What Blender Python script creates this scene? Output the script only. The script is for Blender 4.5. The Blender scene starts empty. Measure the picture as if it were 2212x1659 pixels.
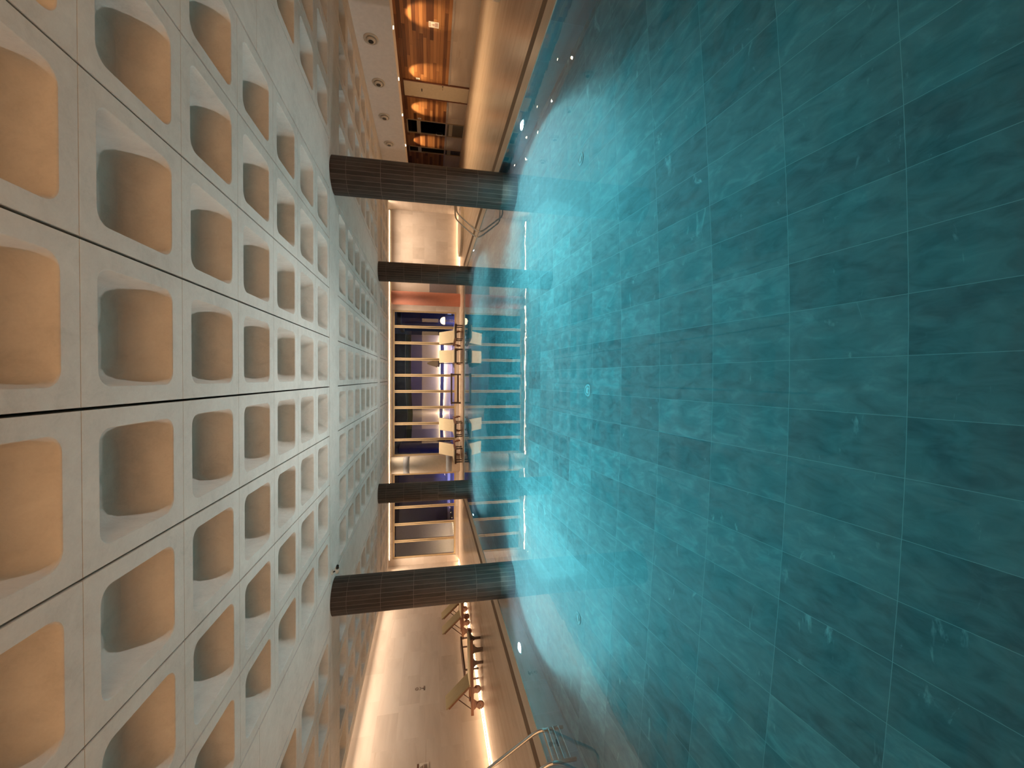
import bpy, bmesh, math, random
from mathutils import Vector, Matrix
random.seed(7)
S = bpy.context.scene
COL = S.collection
PI = math.pi

# ------------------------------------------------------------------ camera
# the photograph is a portrait view stored on its side: the camera is rolled a quarter turn
PITCH, YAW, ROLL, F = 0.19936, 0.014737, 0.00181, 879.57
HC = 1.546
def cam_axes():
    ca, sa, cb, sb, cc, sc = math.cos(PITCH), math.sin(PITCH), math.cos(YAW), math.sin(YAW), math.cos(ROLL), math.sin(ROLL)
    Rz = Matrix(((cb, sb, 0), (-sb, cb, 0), (0, 0, 1)))
    Rp = Matrix(((1, 0, 0), (0, sa, ca), (0, ca, -sa)))
    Rr = Matrix(((cc, sc, 0), (-sc, cc, 0), (0, 0, 1)))
    R = Rr @ Rp @ Rz
    return Vector(R[0]), Vector(R[1]), Vector(R[2])
right, up, fwd = cam_axes()
cd = bpy.data.cameras.new('camera')
cam = bpy.data.objects.new('camera', cd)
COL.objects.link(cam)
cd.sensor_fit = 'HORIZONTAL'
cd.sensor_width = 36.0
cd.lens = F / 2212 * 36.0
cd.clip_start, cd.clip_end = 0.05, 300
m = Matrix.Identity(4)
m.col[0][:3], m.col[1][:3], m.col[2][:3] = -up, right, -fwd
m.translation = (0, 0, HC)
cam.matrix_world = m
S.camera = cam

# ------------------------------------------------------------------ world, exposure, sampling quality
W = bpy.data.worlds.new('dusk'); S.world = W; W.use_nodes = True
W.node_tree.nodes['Background'].inputs[0].default_value = (0.035, 0.04, 0.07, 1)
W.node_tree.nodes['Background'].inputs[1].default_value = 0.25
vs = S.view_settings
vs.view_transform = 'Standard'; vs.look = 'None'; vs.gamma = 1.0; vs.use_curve_mapping = False
vs.exposure = 0.0
cy = S.cycles
cy.max_bounces = 8; cy.diffuse_bounces = 3; cy.glossy_bounces = 3; cy.transmission_bounces = 5
cy.transparent_max_bounces = 8; cy.volume_bounces = 0
cy.caustics_reflective = True; cy.caustics_refractive = True
cy.blur_glossy = 1.0
cy.sample_clamp_indirect = 3.0
cy.sample_clamp_direct = 0.0
cy.use_denoising = True
cy.use_adaptive_sampling = True
cy.adaptive_threshold = 0.04

# light levels (radiance of the emitting surfaces / lamp watts)
WARM = (1.0, 0.68, 0.40)
COVE = 26.0        # LED profiles at the ceiling edge
LEFT = 9.0        # LED profile hidden in the left-hand cove
BASE = 95.0        # LED profiles at the foot of the walls
SPILLW = 160.0    # their upward spill
POOLW = 3900.0      # underwater spots
DOWN = 170.0        # downlights in the right-hand niche
LIPW = 170.0       # downlights under the bulkhead lip
REARSPOT = 300.0   # unseen spots added over the rear deck to warm the ceiling
OUTW = 120.0
WASH = 155.0      # area lamps added above the ceiling edges as wall fill, watts per run
REAR = 2.9         # warm fill panel added on the unseen rear wall

# ------------------------------------------------------------------ node helpers
def new_mat(name):
    m = bpy.data.materials.new(name); m.use_nodes = True
    return m, m.node_tree, m.node_tree.nodes['Principled BSDF']
def N(nt, kind, **kw):
    n = nt.nodes.new(kind)
    for k, v in kw.items(): setattr(n, k, v)
    return n
def L(nt, a, b): nt.links.new(a, b)
def M(nt, op, a, b=None, c=None):
    n = nt.nodes.new('ShaderNodeMath'); n.operation = op
    for i, v in enumerate((a, b, c)):
        if v is None: continue
        if isinstance(v, (int, float)): n.inputs[i].default_value = v
        else: nt.links.new(v, n.inputs[i])
    return n.outputs[0]
def mix(nt, fac, a, b, blend='MIX'):
    n = nt.nodes.new('ShaderNodeMix'); n.data_type = 'RGBA'; n.blend_type = blend
    for sock, v in ((n.inputs[0], fac), (n.inputs[6], a), (n.inputs[7], b)):
        if isinstance(v, (int, float)): sock.default_value = v
        elif isinstance(v, tuple): sock.default_value = (*v[:3], 1)
        else: nt.links.new(v, sock)
    return n.outputs[2]
def ramp(nt, val, stops):
    n = nt.nodes.new('ShaderNodeValToRGB')
    e = n.color_ramp.elements
    while len(e) < len(stops): e.new(0.5)
    for el, (p, c) in zip(e, stops):
        el.position = p; el.color = (*c, 1) if len(c) == 3 else c
    nt.links.new(val, n.inputs[0])
    return n.outputs[0]
def objco(nt): return N(nt, 'ShaderNodeTexCoord').outputs['Object']
def noise(nt, co, scale, detail=4, rough=0.55, stretch=(1, 1, 1), dist=0.0):
    mp = N(nt, 'ShaderNodeMapping'); mp.inputs['Scale'].default_value = stretch
    L(nt, co, mp.inputs[0])
    n = N(nt, 'ShaderNodeTexNoise'); n.inputs['Scale'].default_value = scale
    n.inputs['Detail'].default_value = detail; n.inputs['Roughness'].default_value = rough
    n.inputs['Distortion'].default_value = dist
    L(nt, mp.outputs[0], n.inputs['Vector'])
    return n.outputs['Fac']
def bump(nt, bs, h, strength, dist=0.01):
    b = N(nt, 'ShaderNodeBump'); b.inputs['Strength'].default_value = strength
    b.inputs['Distance'].default_value = dist
    L(nt, h, b.inputs['Height']); L(nt, b.outputs[0], bs.inputs['Normal'])
    return b

def plain(name, col, rough=0.5, metal=0.0, spec=0.5):
    m, nt, bs = new_mat(name)
    co = objco(nt)
    c = mix(nt, noise(nt, co, 9.0), tuple(x * 0.88 for x in col), tuple(min(1, x * 1.1) for x in col))
    L(nt, c, bs.inputs['Base Color'])
    bs.inputs['Roughness'].default_value = rough; bs.inputs['Metallic'].default_value = metal
    bs.inputs['Specular IOR Level'].default_value = spec
    return m
def emit(name, col, strength):
    m = bpy.data.materials.new(name); m.use_nodes = True
    nt = m.node_tree; nt.nodes.remove(nt.nodes['Principled BSDF'])
    e = N(nt, 'ShaderNodeEmission'); e.inputs[0].default_value = (*col, 1); e.inputs[1].default_value = strength
    L(nt, e.outputs[0], nt.nodes['Material Output'].inputs[0])
    return m

def tiles(name, axes, size, off, joint, tones, jcol, rough=0.5, nscale=3.0, nstretch=(1, 1, 1), namt=0.5,
          veins=None, stagger=0.0, spec=0.5, angle_r=None, bmp=0.15, tilevar=1.0):
    """stone or timber laid in courses: own tone per piece, grain, joints, optional veins"""
    m, nt, bs = new_mat(name)
    co = objco(nt)
    sp = N(nt, 'ShaderNodeSeparateXYZ'); L(nt, co, sp.inputs[0])
    ax = {'x': sp.outputs[0], 'y': sp.outputs[1], 'z': sp.outputs[2]}
    if angle_r: ax['a'] = M(nt, 'MULTIPLY', M(nt, 'ARCTAN2', sp.outputs[1], sp.outputs[0]), angle_r)
    u = M(nt, 'DIVIDE', M(nt, 'SUBTRACT', ax[axes[0]], off[0]), size[0])
    v = M(nt, 'DIVIDE', M(nt, 'SUBTRACT', ax[axes[1]], off[1]), size[1])
    iv = M(nt, 'FLOOR', v)
    if stagger:
        w = N(nt, 'ShaderNodeTexWhiteNoise', noise_dimensions='1D'); L(nt, iv, w.inputs['W'])
        u = M(nt, 'ADD', u, M(nt, 'MULTIPLY', w.outputs['Value'], stagger))
    iu = M(nt, 'FLOOR', u)
    cid = N(nt, 'ShaderNodeCombineXYZ'); L(nt, iu, cid.inputs[0]); L(nt, iv, cid.inputs[1])
    wn = N(nt, 'ShaderNodeTexWhiteNoise', noise_dimensions='3D'); L(nt, cid.outputs[0], wn.inputs['Vector'])
    # every piece has its own grain
    sh = N(nt, 'ShaderNodeVectorMath', operation='SCALE'); L(nt, wn.outputs['Color'], sh.inputs[0]); sh.inputs['Scale'].default_value = 17.0
    av = N(nt, 'ShaderNodeVectorMath', operation='ADD'); L(nt, co, av.inputs[0]); L(nt, sh.outputs[0], av.inputs[1])
    nz = noise(nt, av.outputs[0], nscale, 6, 0.6, nstretch, 0.6)
    t = M(nt, 'ADD', M(nt, 'MULTIPLY', M(nt, 'SUBTRACT', wn.outputs['Value'], 0.5), (1 - namt) * tilevar),
          M(nt, 'ADD', M(nt, 'MULTIPLY', M(nt, 'SUBTRACT', nz, 0.5), namt * 2.0), 0.5))
    k = len(tones) - 1
    c = ramp(nt, t, [(0.12 + 0.76 * i / k, tones[i]) for i in range(k + 1)])
    if veins:
        vcol, vscale, vstretch, lo, hi = veins
        vn = noise(nt, av.outputs[0], vscale, 5, 0.6, vstretch, 1.5)
        vf = ramp(nt, vn, [(lo, (0, 0, 0)), (hi, (1, 1, 1))])
        c = mix(nt, vf, c, vcol)
    fu = M(nt, 'FRACT', u); fv = M(nt, 'FRACT', v)
    du = M(nt, 'MULTIPLY', M(nt, 'MINIMUM', fu, M(nt, 'SUBTRACT', 1.0, fu)), size[0])
    dv = M(nt, 'MULTIPLY', M(nt, 'MINIMUM', fv, M(nt, 'SUBTRACT', 1.0, fv)), size[1])
    j = M(nt, 'LESS_THAN', M(nt, 'MINIMUM', du, dv), joint)
    c = mix(nt, j, c, jcol)
    L(nt, c, bs.inputs['Base Color'])
    bs.inputs['Roughness'].default_value = rough
    bs.inputs['Specular IOR Level'].default_value = spec
    if bmp: bump(nt, bs, M(nt, 'SUBTRACT', nz, j), bmp, 0.01)
    return m

# ------------------------------------------------------------------ materials
def concrete():
    m, nt, bs = new_mat('fair_faced_concrete')
    co = objco(nt)
    a = noise(nt, co, 1.3, 6, 0.6)
    b = noise(nt, co, 7.0, 5, 0.65, (1, 1, 1), 0.8)
    g = noise(nt, co, 60.0, 3, 0.6)
    t = M(nt, 'ADD', M(nt, 'MULTIPLY', a, 0.5), M(nt, 'ADD', M(nt, 'MULTIPLY', b, 0.35), M(nt, 'MULTIPLY', g, 0.15)))
    c = ramp(nt, t, [(0.3, (0.40, 0.36, 0.31)), (0.5, (0.52, 0.47, 0.41)), (0.7, (0.60, 0.55, 0.48))])
    L(nt, c, bs.inputs['Base Color']); bs.inputs['Roughness'].default_value = 0.85
    bs.inputs['Specular IOR Level'].default_value = 0.25
    bump(nt, bs, t, 0.35, 0.006)
    return m
def streaked_stone(name, tones, rough, streak, stretch, spec=0.5):
    m, nt, bs = new_mat(name)
    co = objco(nt)
    a = noise(nt, co, 1.1, 6, 0.6, stretch, 0.4)
    b = noise(nt, co, 3.2, 6, 0.6, tuple(s * (2.2 if s > 0.5 else 1) for s in stretch), 0.5)
    c = ramp(nt, M(nt, 'ADD', M(nt, 'MULTIPLY', a, 0.65), M(nt, 'MULTIPLY', b, 0.35)), [(0.3, tones[0]), (0.5, tones[1]), (0.72, tones[2])])
    s = noise(nt, co, 2.6, 5, 0.6, stretch, 0.3)
    c = mix(nt, ramp(nt, s, [(0.63, (0, 0, 0)), (0.72, (0.8, 0.8, 0.8))]), c, streak)
    L(nt, c, bs.inputs['Base Color']); bs.inputs['Roughness'].default_value = rough
    bs.inputs['Specular IOR Level'].default_value = spec
    bump(nt, bs, b, 0.06, 0.01)
    return m
MAT = {}
MAT['concrete'] = concrete()
MAT['deck'] = streaked_stone('pale_travertine_paving', ((0.54, 0.41, 0.30), (0.70, 0.54, 0.41), (0.79, 0.63, 0.49)), 0.24, (0.36, 0.25, 0.16), (5.0, 0.35, 1.0))
MAT['coping'] = streaked_stone('coping_stone', ((0.50, 0.42, 0.33), (0.58, 0.49, 0.39), (0.64, 0.55, 0.45)), 0.35, (0.40, 0.31, 0.22), (4.0, 0.5, 1.0))
WALLT = ((0.42, 0.345, 0.285), (0.50, 0.42, 0.355), (0.56, 0.48, 0.415))
MAT['marble_x'] = tiles('pale_marble_side_cladding', 'yz', (1.2, 0.6), (0.25, 0.03), 0.0012, WALLT, (0.46, 0.38, 0.3), 0.5, 1.2, (1.0, 0.45, 2.4), 0.62,
                        ((0.42, 0.33, 0.26), 0.8, (1, 0.35, 2.8), 0.64, 0.72), stagger=1.0, bmp=0.03)
MAT['marble_y'] = tiles('pale_marble_end_cladding', 'xz', (0.6, 0.6), (0.07, 0.03), 0.0015, WALLT, (0.46, 0.38, 0.3), 0.5, 1.6, (1.2, 1, 1.2), 0.45,
                        ((0.46, 0.38, 0.31), 1.0, (0.8, 1, 1.6), 0.66, 0.74), stagger=1.0, bmp=0.03)
MAT['plaster'] = plain('white_plaster', (0.64, 0.57, 0.50), 0.8)
MAT['cream'] = plain('cream_plaster_column', (0.66, 0.59, 0.50), 0.6)
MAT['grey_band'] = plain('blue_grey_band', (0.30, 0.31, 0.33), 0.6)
MAT['terracotta'] = plain('terracotta_plaster', (0.56, 0.22, 0.155), 0.6)
MAT['greypanel'] = plain('slate_grey_panel', (0.20, 0.17, 0.18), 0.6)
MAT['slate_col'] = tiles('dark_slate_strips', 'az', (0.385 * 2 * PI / 26, 0.675), (0.01, 0.527), 0.0036,
                         ((0.034, 0.021, 0.016), (0.062, 0.040, 0.030), (0.100, 0.067, 0.052)), (0.23, 0.165, 0.135), 0.6, 5.0, (2, 2, 0.5), 0.55, angle_r=0.385, bmp=0.1)
SL = ((0.09, 0.12, 0.12), (0.155, 0.205, 0.20), (0.21, 0.28, 0.27), (0.31, 0.41, 0.395))
VE = ((0.46, 0.57, 0.55), 4.6, (0.5, 1.2, 1), 0.65, 0.76)
MAT['poolfloor'] = tiles('green_slate_pool_floor', 'xy', (0.347, 0.6908), (-0.209, 1.8092), 0.0017, SL, (0.38, 0.48, 0.47), 0.5, 5.5, (1.9, 0.9, 1), 0.62, VE, bmp=0.1)
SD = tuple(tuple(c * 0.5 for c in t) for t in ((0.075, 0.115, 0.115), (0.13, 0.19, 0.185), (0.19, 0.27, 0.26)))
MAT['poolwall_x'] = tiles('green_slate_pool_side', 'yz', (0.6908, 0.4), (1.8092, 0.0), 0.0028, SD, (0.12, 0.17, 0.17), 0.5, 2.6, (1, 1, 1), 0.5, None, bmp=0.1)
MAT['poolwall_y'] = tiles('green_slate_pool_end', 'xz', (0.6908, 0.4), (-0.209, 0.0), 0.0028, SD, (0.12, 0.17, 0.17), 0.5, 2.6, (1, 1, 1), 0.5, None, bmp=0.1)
MAT['wood'] = tiles('mixed_timber_planks', 'yz', (1.9, 0.118), (0.4, 0.85), 0.003,
                    ((0.085, 0.027, 0.008), (0.20, 0.075, 0.024), (0.32, 0.135, 0.044), (0.40, 0.185, 0.068)), (0.04, 0.015, 0.006), 0.42, 9.0, (1, 0.12, 3.0), 0.30, stagger=1.0, bmp=0.08, tilevar=1.25)
MAT['teak'] = tiles('reddish_teak', 'xz', (4.0, 0.5), (-1, -0.01), 0.0001, ((0.10, 0.032, 0.014), (0.17, 0.062, 0.028), (0.24, 0.095, 0.045)), (0.1, 0.03, 0.015), 0.4, 9.0, (0.3, 4, 4), 0.8, bmp=0.05)
MAT['darkteak'] = plain('dark_stained_teak', (0.055, 0.022, 0.012), 0.4)
def fabric(name, a, b):
    m, nt, bs = new_mat(name)
    co = objco(nt)
    f = noise(nt, co, 3.0, 4, 0.6, (1, 3, 1), 1.0)
    L(nt, mix(nt, f, a, b), bs.inputs['Base Color']); bs.inputs['Roughness'].default_value = 0.9
    bs.inputs['Specular IOR Level'].default_value = 0.15
    wv = N(nt, 'ShaderNodeTexWave'); wv.inputs['Scale'].default_value = 1.6; wv.inputs['Distortion'].default_value = 5.0
    wv.inputs['Detail'].default_value = 2.0
    L(nt, co, wv.inputs['Vector'])
    bump(nt, bs, M(nt, 'ADD', M(nt, 'MULTIPLY', wv.outputs['Fac'], 0.3), f), 0.22, 0.012)
    return m
MAT['towel'] = fabric('cream_towelling', (0.60, 0.49, 0.32), (0.70, 0.58, 0.40))
MAT['shaded_beige'] = fabric('shaded_beige_cloth', (0.22, 0.165, 0.095), (0.28, 0.215, 0.125))  # beige cloth darkened to carry the shade on the raised backs
MAT['bronze'] = plain('champagne_bronze_frame', (0.50, 0.38, 0.23), 0.35, 0.55)
MAT['darkgasket'] = plain('dark_gasket', (0.03, 0.025, 0.02), 0.6)
MAT['steel'] = plain('brushed_stainless_steel', (0.62, 0.60, 0.57), 0.22, 1.0)
MAT['chrome'] = plain('chrome_ring', (0.8, 0.8, 0.8), 0.15, 1.0)
MAT['whiteplastic'] = plain('white_plastic', (0.75, 0.74, 0.70), 0.4)
MAT['aqua'] = plain('pale_drain_plastic', (0.50, 0.58, 0.56), 0.5)
MAT['black'] = plain('black_plastic', (0.012, 0.011, 0.010), 0.4)
MAT['darkgrey'] = plain('dark_grey_metal', (0.06, 0.06, 0.065), 0.4, 0.5)
MAT['grating'] = plain('brown_gutter_grating', (0.20, 0.13, 0.08), 0.6)
MAT['gapdark'] = plain('dark_void', (0.02, 0.015, 0.01), 0.9)
MAT['whitedoor'] = plain('ivory_door_paint', (0.62, 0.53, 0.39), 0.5)
MAT['dooredge'] = plain('dark_red_timber', (0.14, 0.045, 0.025), 0.45)
MAT['greymetal'] = plain('grey_aluminium_trim', (0.40, 0.36, 0.33), 0.4, 0.3)
MAT['signwhite'] = plain('white_sign_plate', (0.80, 0.76, 0.68), 0.45)
MAT['signred'] = plain('dull_red_print', (0.32, 0.08, 0.05), 0.6)
MAT['signbrown'] = plain('engraved_brown', (0.12, 0.06, 0.035), 0.6)
MAT['tubwater'] = plain('still_dark_tub_water', (0.012, 0.02, 0.03), 0.04)
MAT['outwall'] = plain('pale_garden_wall_render', (0.62, 0.55, 0.46), 0.8)
MAT['outdark'] = plain('dark_roof_edge', (0.035, 0.03, 0.028), 0.7)
MAT['outblock'] = plain('dark_pavilion_render', (0.12, 0.11, 0.11), 0.8)
MAT['outnavy'] = plain('navy_shutter', (0.05, 0.06, 0.12), 0.6)
MAT['outgrey'] = plain('grey_ledge', (0.25, 0.24, 0.26), 0.7)
MAT['outground'] = plain('terrace_paving', (0.42, 0.40, 0.40), 0.6)
MAT['outpool'] = plain('blue_garden_pool_liner', (0.26, 0.29, 0.88), 0.3)
MAT['leaf'] = plain('dark_leaf', (0.05, 0.07, 0.03), 0.6)
MAT['led'] = emit('warm_led_cove', (1.0, 0.70, 0.42), COVE)
MAT['ledleft'] = emit('warm_led_left', (1.0, 0.70, 0.45), LEFT)
MAT['ledbase'] = emit('warm_led_base', WARM, BASE)
MAT['rearfill'] = emit('warm_rear_fill', (1.0, 0.58, 0.28), REAR)
MAT['downlens'] = emit('downlight_lens', (1.0, 0.72, 0.42), 600)
MAT['dimlens'] = emit('recessed_spot_lens', (1.0, 0.72, 0.42), 60)
MAT['poollens'] = emit('pool_lamp_lens', (0.62, 0.82, 1.0), 60)
MAT['lantern'] = emit('lantern_glow', (1.0, 0.72, 0.42), 3.0)
MAT['gymglow'] = emit('gym_panel_light', (1.0, 0.86, 0.66), 9.0)
MAT['outled'] = emit('garden_wall_light', (1.0, 0.72, 0.45), OUTW)
MAT['outblue'] = emit('blue_fill_light', (0.30, 0.36, 1.0), 4.0)
MAT['pale_sky_glow'] = emit('lit_window_glow', (0.45, 0.55, 1.0), 1.2)

def glass_mat(name, tint=(0.93, 0.95, 0.94), rough=0.0):
    m = bpy.data.materials.new(name); m.use_nodes = True
    nt = m.node_tree; nt.nodes.remove(nt.nodes['Principled BSDF'])
    tr = N(nt, 'ShaderNodeBsdfTransparent'); tr.inputs[0].default_value = (*tint, 1)
    gl = N(nt, 'ShaderNodeBsdfGlossy'); gl.inputs['Roughness'].default_value = rough
    fr = N(nt, 'ShaderNodeFresnel'); fr.inputs[0].default_value = 1.5
    mx = N(nt, 'ShaderNodeMixShader')
    L(nt, fr.outputs[0], mx.inputs[0]); L(nt, tr.outputs[0], mx.inputs[1]); L(nt, gl.outputs[0], mx.inputs[2])
    L(nt, mx.outputs[0], nt.nodes['Material Output'].inputs[0])
    return m
MAT['glass'] = glass_mat('clear_glazing')
MAT['frost'] = plain('frosted_band', (0.42, 0.38, 0.30), 0.7)

def water_mat():
    m = bpy.data.materials.new('pool_water_surface'); m.use_nodes = True
    nt = m.node_tree; nt.nodes.remove(nt.nodes['Principled BSDF'])
    g = N(nt, 'ShaderNodeBsdfGlass'); g.inputs['IOR'].default_value = 1.333; g.inputs['Roughness'].default_value = 0.0
    co = objco(nt)
    n1 = noise(nt, co, 1.6, 3, 0.5, (1, 1, 1), 0.3)
    n2 = noise(nt, co, 6.0, 2, 0.5)
    h = M(nt, 'ADD', n1, M(nt, 'MULTIPLY', n2, 0.12))
    b = N(nt, 'ShaderNodeBump'); b.inputs['Strength'].default_value = 0.10; b.inputs['Distance'].default_value = 0.012
    L(nt, h, b.inputs['Height']); L(nt, b.outputs[0], g.inputs['Normal'])
    out = nt.nodes['Material Output']
    L(nt, g.outputs[0], out.inputs[0])
    ab = N(nt, 'ShaderNodeVolumeAbsorption'); ab.inputs[0].default_value = (0.20, 0.81, 0.885, 1); ab.inputs[1].default_value = 0.42
    sc = N(nt, 'ShaderNodeVolumeScatter'); sc.inputs[0].default_value = (0.7, 0.85, 1.0, 1); sc.inputs[1].default_value = 0.026
    sc.inputs['Anisotropy'].default_value = 0.35
    ad = N(nt, 'ShaderNodeAddShader'); L(nt, ab.outputs[0], ad.inputs[0]); L(nt, sc.outputs[0], ad.inputs[1])
    L(nt, ad.outputs[0], out.inputs[1])
    return m
MAT['water'] = water_mat()

# ------------------------------------------------------------------ mesh helpers
class MB:
    """collects faces; build() links them as ONE mesh object"""
    def __init__(s): s.v, s.f, s.mi, s.sm = [], [], [], []
    def add(s, verts, faces, mi=0, smooth=False):
        o = len(s.v); s.v += [tuple(p) for p in verts]
        for f in faces: s.f.append(tuple(i + o for i in f)); s.mi.append(mi); s.sm.append(smooth)
        return s
    def box(s, x0, x1, y0, y1, z0, z1, mi=0, rot=None):
        if x0 > x1: x0, x1 = x1, x0
        if y0 > y1: y0, y1 = y1, y0
        if z0 > z1: z0, z1 = z1, z0
        v = [(x0, y0, z0), (x1, y0, z0), (x1, y1, z0), (x0, y1, z0), (x0, y0, z1), (x1, y0, z1), (x1, y1, z1), (x0, y1, z1)]
        if rot: v = [rot @ Vector(p) for p in v]
        return s.add(v, [(0, 3, 2, 1), (4, 5, 6, 7), (0, 1, 5, 4), (1, 2, 6, 5), (2, 3, 7, 6), (3, 0, 4, 7)], mi)
    def quad(s, a, b, c, d, mi=0): return s.add([a, b, c, d], [(0, 1, 2, 3)], mi)
    def lathe(s, prof, c=(0, 0, 0), n=32, mi=0, axis='z', smooth=True, caps=True):
        vs, fs = [], []
        for r, h in prof:
            for i in range(n):
                a = 2 * PI * i / n; p = (r * math.cos(a), r * math.sin(a), h)
                if axis == 'x': p = (p[2], p[0], p[1])
                elif axis == 'y': p = (p[1], p[2], p[0])
                vs.append((p[0] + c[0], p[1] + c[1], p[2] + c[2]))
        for k in range(len(prof) - 1):
            for i in range(n):
                j = (i + 1) % n
                fs.append((k * n + i, k * n + j, (k + 1) * n + j, (k + 1) * n + i))
        s.add(vs, fs, mi, smooth)
        if caps:
            o = len(s.v) - len(vs)
            s.f.append(tuple(o + i for i in reversed(range(n)))); s.mi.append(mi); s.sm.append(False)
            s.f.append(tuple(o + (len(prof) - 1) * n + i for i in range(n))); s.mi.append(mi); s.sm.append(False)
        return s
    def tube(s, pts, r, n=12, mi=0):
        pts = [Vector(p) for p in pts]; vs, fs = [], []
        ref = Vector((0, 0, 1))
        t0 = (pts[1] - pts[0]).normalized()
        if abs(t0.dot(ref)) > 0.9: ref = Vector((0, 1, 0))
        nrm = (ref - t0 * ref.dot(t0)).normalized()
        for i, p in enumerate(pts):
            a = pts[max(0, i - 1)]; b = pts[min(len(pts) - 1, i + 1)]
            t = (b - a).normalized()
            nrm = (nrm - t * nrm.dot(t)).normalized(); bi = t.cross(nrm)
            rr = r if isinstance(r, (int, float)) else r[i]
            for k in range(n):
                an = 2 * PI * k / n
                vs.append(p + nrm * math.cos(an) * rr + bi * math.sin(an) * rr)
        for i in range(len(pts) - 1):
            for k in range(n):
                j = (k + 1) % n
                fs.append((i * n + k, i * n + j, (i + 1) * n + j, (i + 1) * n + k))
        s.add(vs, fs, mi, True)
        o = len(s.v) - len(vs)
        s.f.append(tuple(o + i for i in reversed(range(n)))); s.mi.append(mi); s.sm.append(False)
        s.f.append(tuple(o + (len(pts) - 1) * n + i for i in range(n))); s.mi.append(mi); s.sm.append(False)
        return s
    def prism(s, poly, y0, y1, mi=0, plane='xz'):
        """polygon in a plane, extruded along the third axis"""
        n = len(poly); vs = []
        for d in (y0, y1):
            for a, b in poly:
                vs.append((a, d, b) if plane == 'xz' else ((a, b, d) if plane == 'xy' else (d, a, b)))
        fs = [tuple(range(n)), tuple(reversed(range(n, 2 * n)))]
        for i in range(n):
            j = (i + 1) % n; fs.append((i, i + n, j + n, j))
        return s.add(vs, fs, mi)
    def build(s, name, mats, parent=None, bevel=0.0, seg=2, loc=None, fix=True):
        me = bpy.data.meshes.new(name); me.from_pydata([tuple(p) for p in s.v], [], s.f)
        for m_ in (mats if isinstance(mats, (list, tuple)) else [mats]): me.materials.append(MAT[m_] if isinstance(m_, str) else m_)
        for p, i, sm in zip(me.polygons, s.mi, s.sm): p.material_index = i; p.use_smooth = sm
        if fix:
            bm = bmesh.new(); bm.from_mesh(me); bmesh.ops.recalc_face_normals(bm, faces=bm.faces); bm.to_mesh(me); bm.free()
        o = bpy.data.objects.new(name, me); COL.objects.link(o)
        if parent: o.parent = parent
        if loc: o.location = loc
        if bevel:
            b = o.modifiers.new('bevel', 'BEVEL'); b.width = bevel; b.segments = seg; b.limit_method = 'ANGLE'; b.angle_limit = 0.6
        return o
def fillet(pts, r, n=6):
    """round the inner corners of a polyline"""
    pts = [Vector(p) for p in pts]; out = [pts[0]]
    for a, b, c in zip(pts, pts[1:], pts[2:]):
        d0 = (a - b); d1 = (c - b); l = min(r, d0.length * 0.45, d1.length * 0.45)
        p0 = b + d0.normalized() * l; p1 = b + d1.normalized() * l
        for i in range(n + 1):
            t = i / n; out.append(p0 * (1 - t) ** 2 + b * 2 * t * (1 - t) + p1 * t * t)
    return out + [pts[-1]]
def tag(o, label=None, cat=None, group=None, kind=None):
    if label: o['label'] = label
    if cat: o['category'] = cat
    if group: o['group'] = group
    if kind: o['kind'] = kind
    return o
def empty(name, loc=(0, 0, 0), rz=0.0):
    o = bpy.data.objects.new(name, None); COL.objects.link(o)
    o.location = loc; o.rotation_euler = (0, 0, rz); o.empty_display_size = 0.1
    return o
def struct(o, label=None):
    o['kind'] = 'structure'
    if label: o['label'] = label
    return o
def copy_tree(o, parent=None):
    c = o.copy(); COL.objects.link(c)
    if parent: c.parent = parent
    for ch in [x for x in bpy.data.objects if x.parent == o]: copy_tree(ch, c)
    return c

# ------------------------------------------------------------------ dimensions
ZC = HC + 1.993                     # underside of the ceiling
XL, XR = -9.85, 11.7                # side walls
YF, YB = 21.9, -3.0                 # end walls
PL, PR, PN, PF = -5.15, 4.75, 0.42, 18.6   # pool edges
PD = 1.6                            # water depth
X0 = -0.194                         # a ceiling joint line
ROW0 = 1.823

# ------------------------------------------------------------------ floor, pool, gutter
CW, GW = 0.34, 0.23                 # coping and gutter widths
ox0, ox1, oy0, oy1 = PL - CW - GW, PR + CW + GW, PN - CW - GW, PF + CW + GW
b = MB()
b.box(XL - 0.3, ox0, YB - 0.2, YF + 0.4, -0.25, 0); b.box(ox1, XR + 0.3, YB - 0.2, YF + 3.4, -0.25, 0)
b.box(ox0, ox1, YB - 0.2, oy0, -0.25, 0); b.box(ox0, ox1, oy1, YF + 0.4, -0.25, 0)
struct(b.build('floor', 'deck'), 'pale travertine pool deck')
b = MB()
ix0, ix1, iy0, iy1 = PL - CW, PR + CW, PN - CW, PF + CW
b.box(ix0, PL, iy0, iy1, -0.16, 0.0); b.box(PR, ix1, iy0, iy1, -0.16, 0.0)
b.box(PL, PR, iy0, PN, -0.16, 0.0); b.box(PL, PR, PF, iy1, -0.16, 0.0)
struct(b.build('trim_1', 'coping', bevel=0.006), 'stone coping round the pool edge')
b = MB()
def grate(x0, x1, y0, y1, along):
    b.box(x0, x1, y0, y1, -0.25, -0.12, 1)
    k = 8
    for i in range(k):
        if along == 'y':
            w = (x1 - x0) / k; b.box(x0 + w * (i + 0.12), x0 + w * (i + 0.88), y0, y1, -0.03, -0.004)
        else:
            w = (y1 - y0) / k; b.box(x0, x1, y0 + w * (i + 0.12), y0 + w * (i + 0.88), -0.03, -0.004)
grate(ox0, ix0, oy0, oy1, 'y'); grate(ix1, ox1, oy0, oy1, 'y'); grate(ix0, ix1, oy0, iy0, 'x'); grate(ix0, ix1, iy1, oy1, 'x')
struct(b.build('trim_2', ['grating', 'gapdark']), 'brown slotted overflow gutter round the pool')
shell = empty('pool_basin'); struct(shell, 'green slate pool basin')
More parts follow.
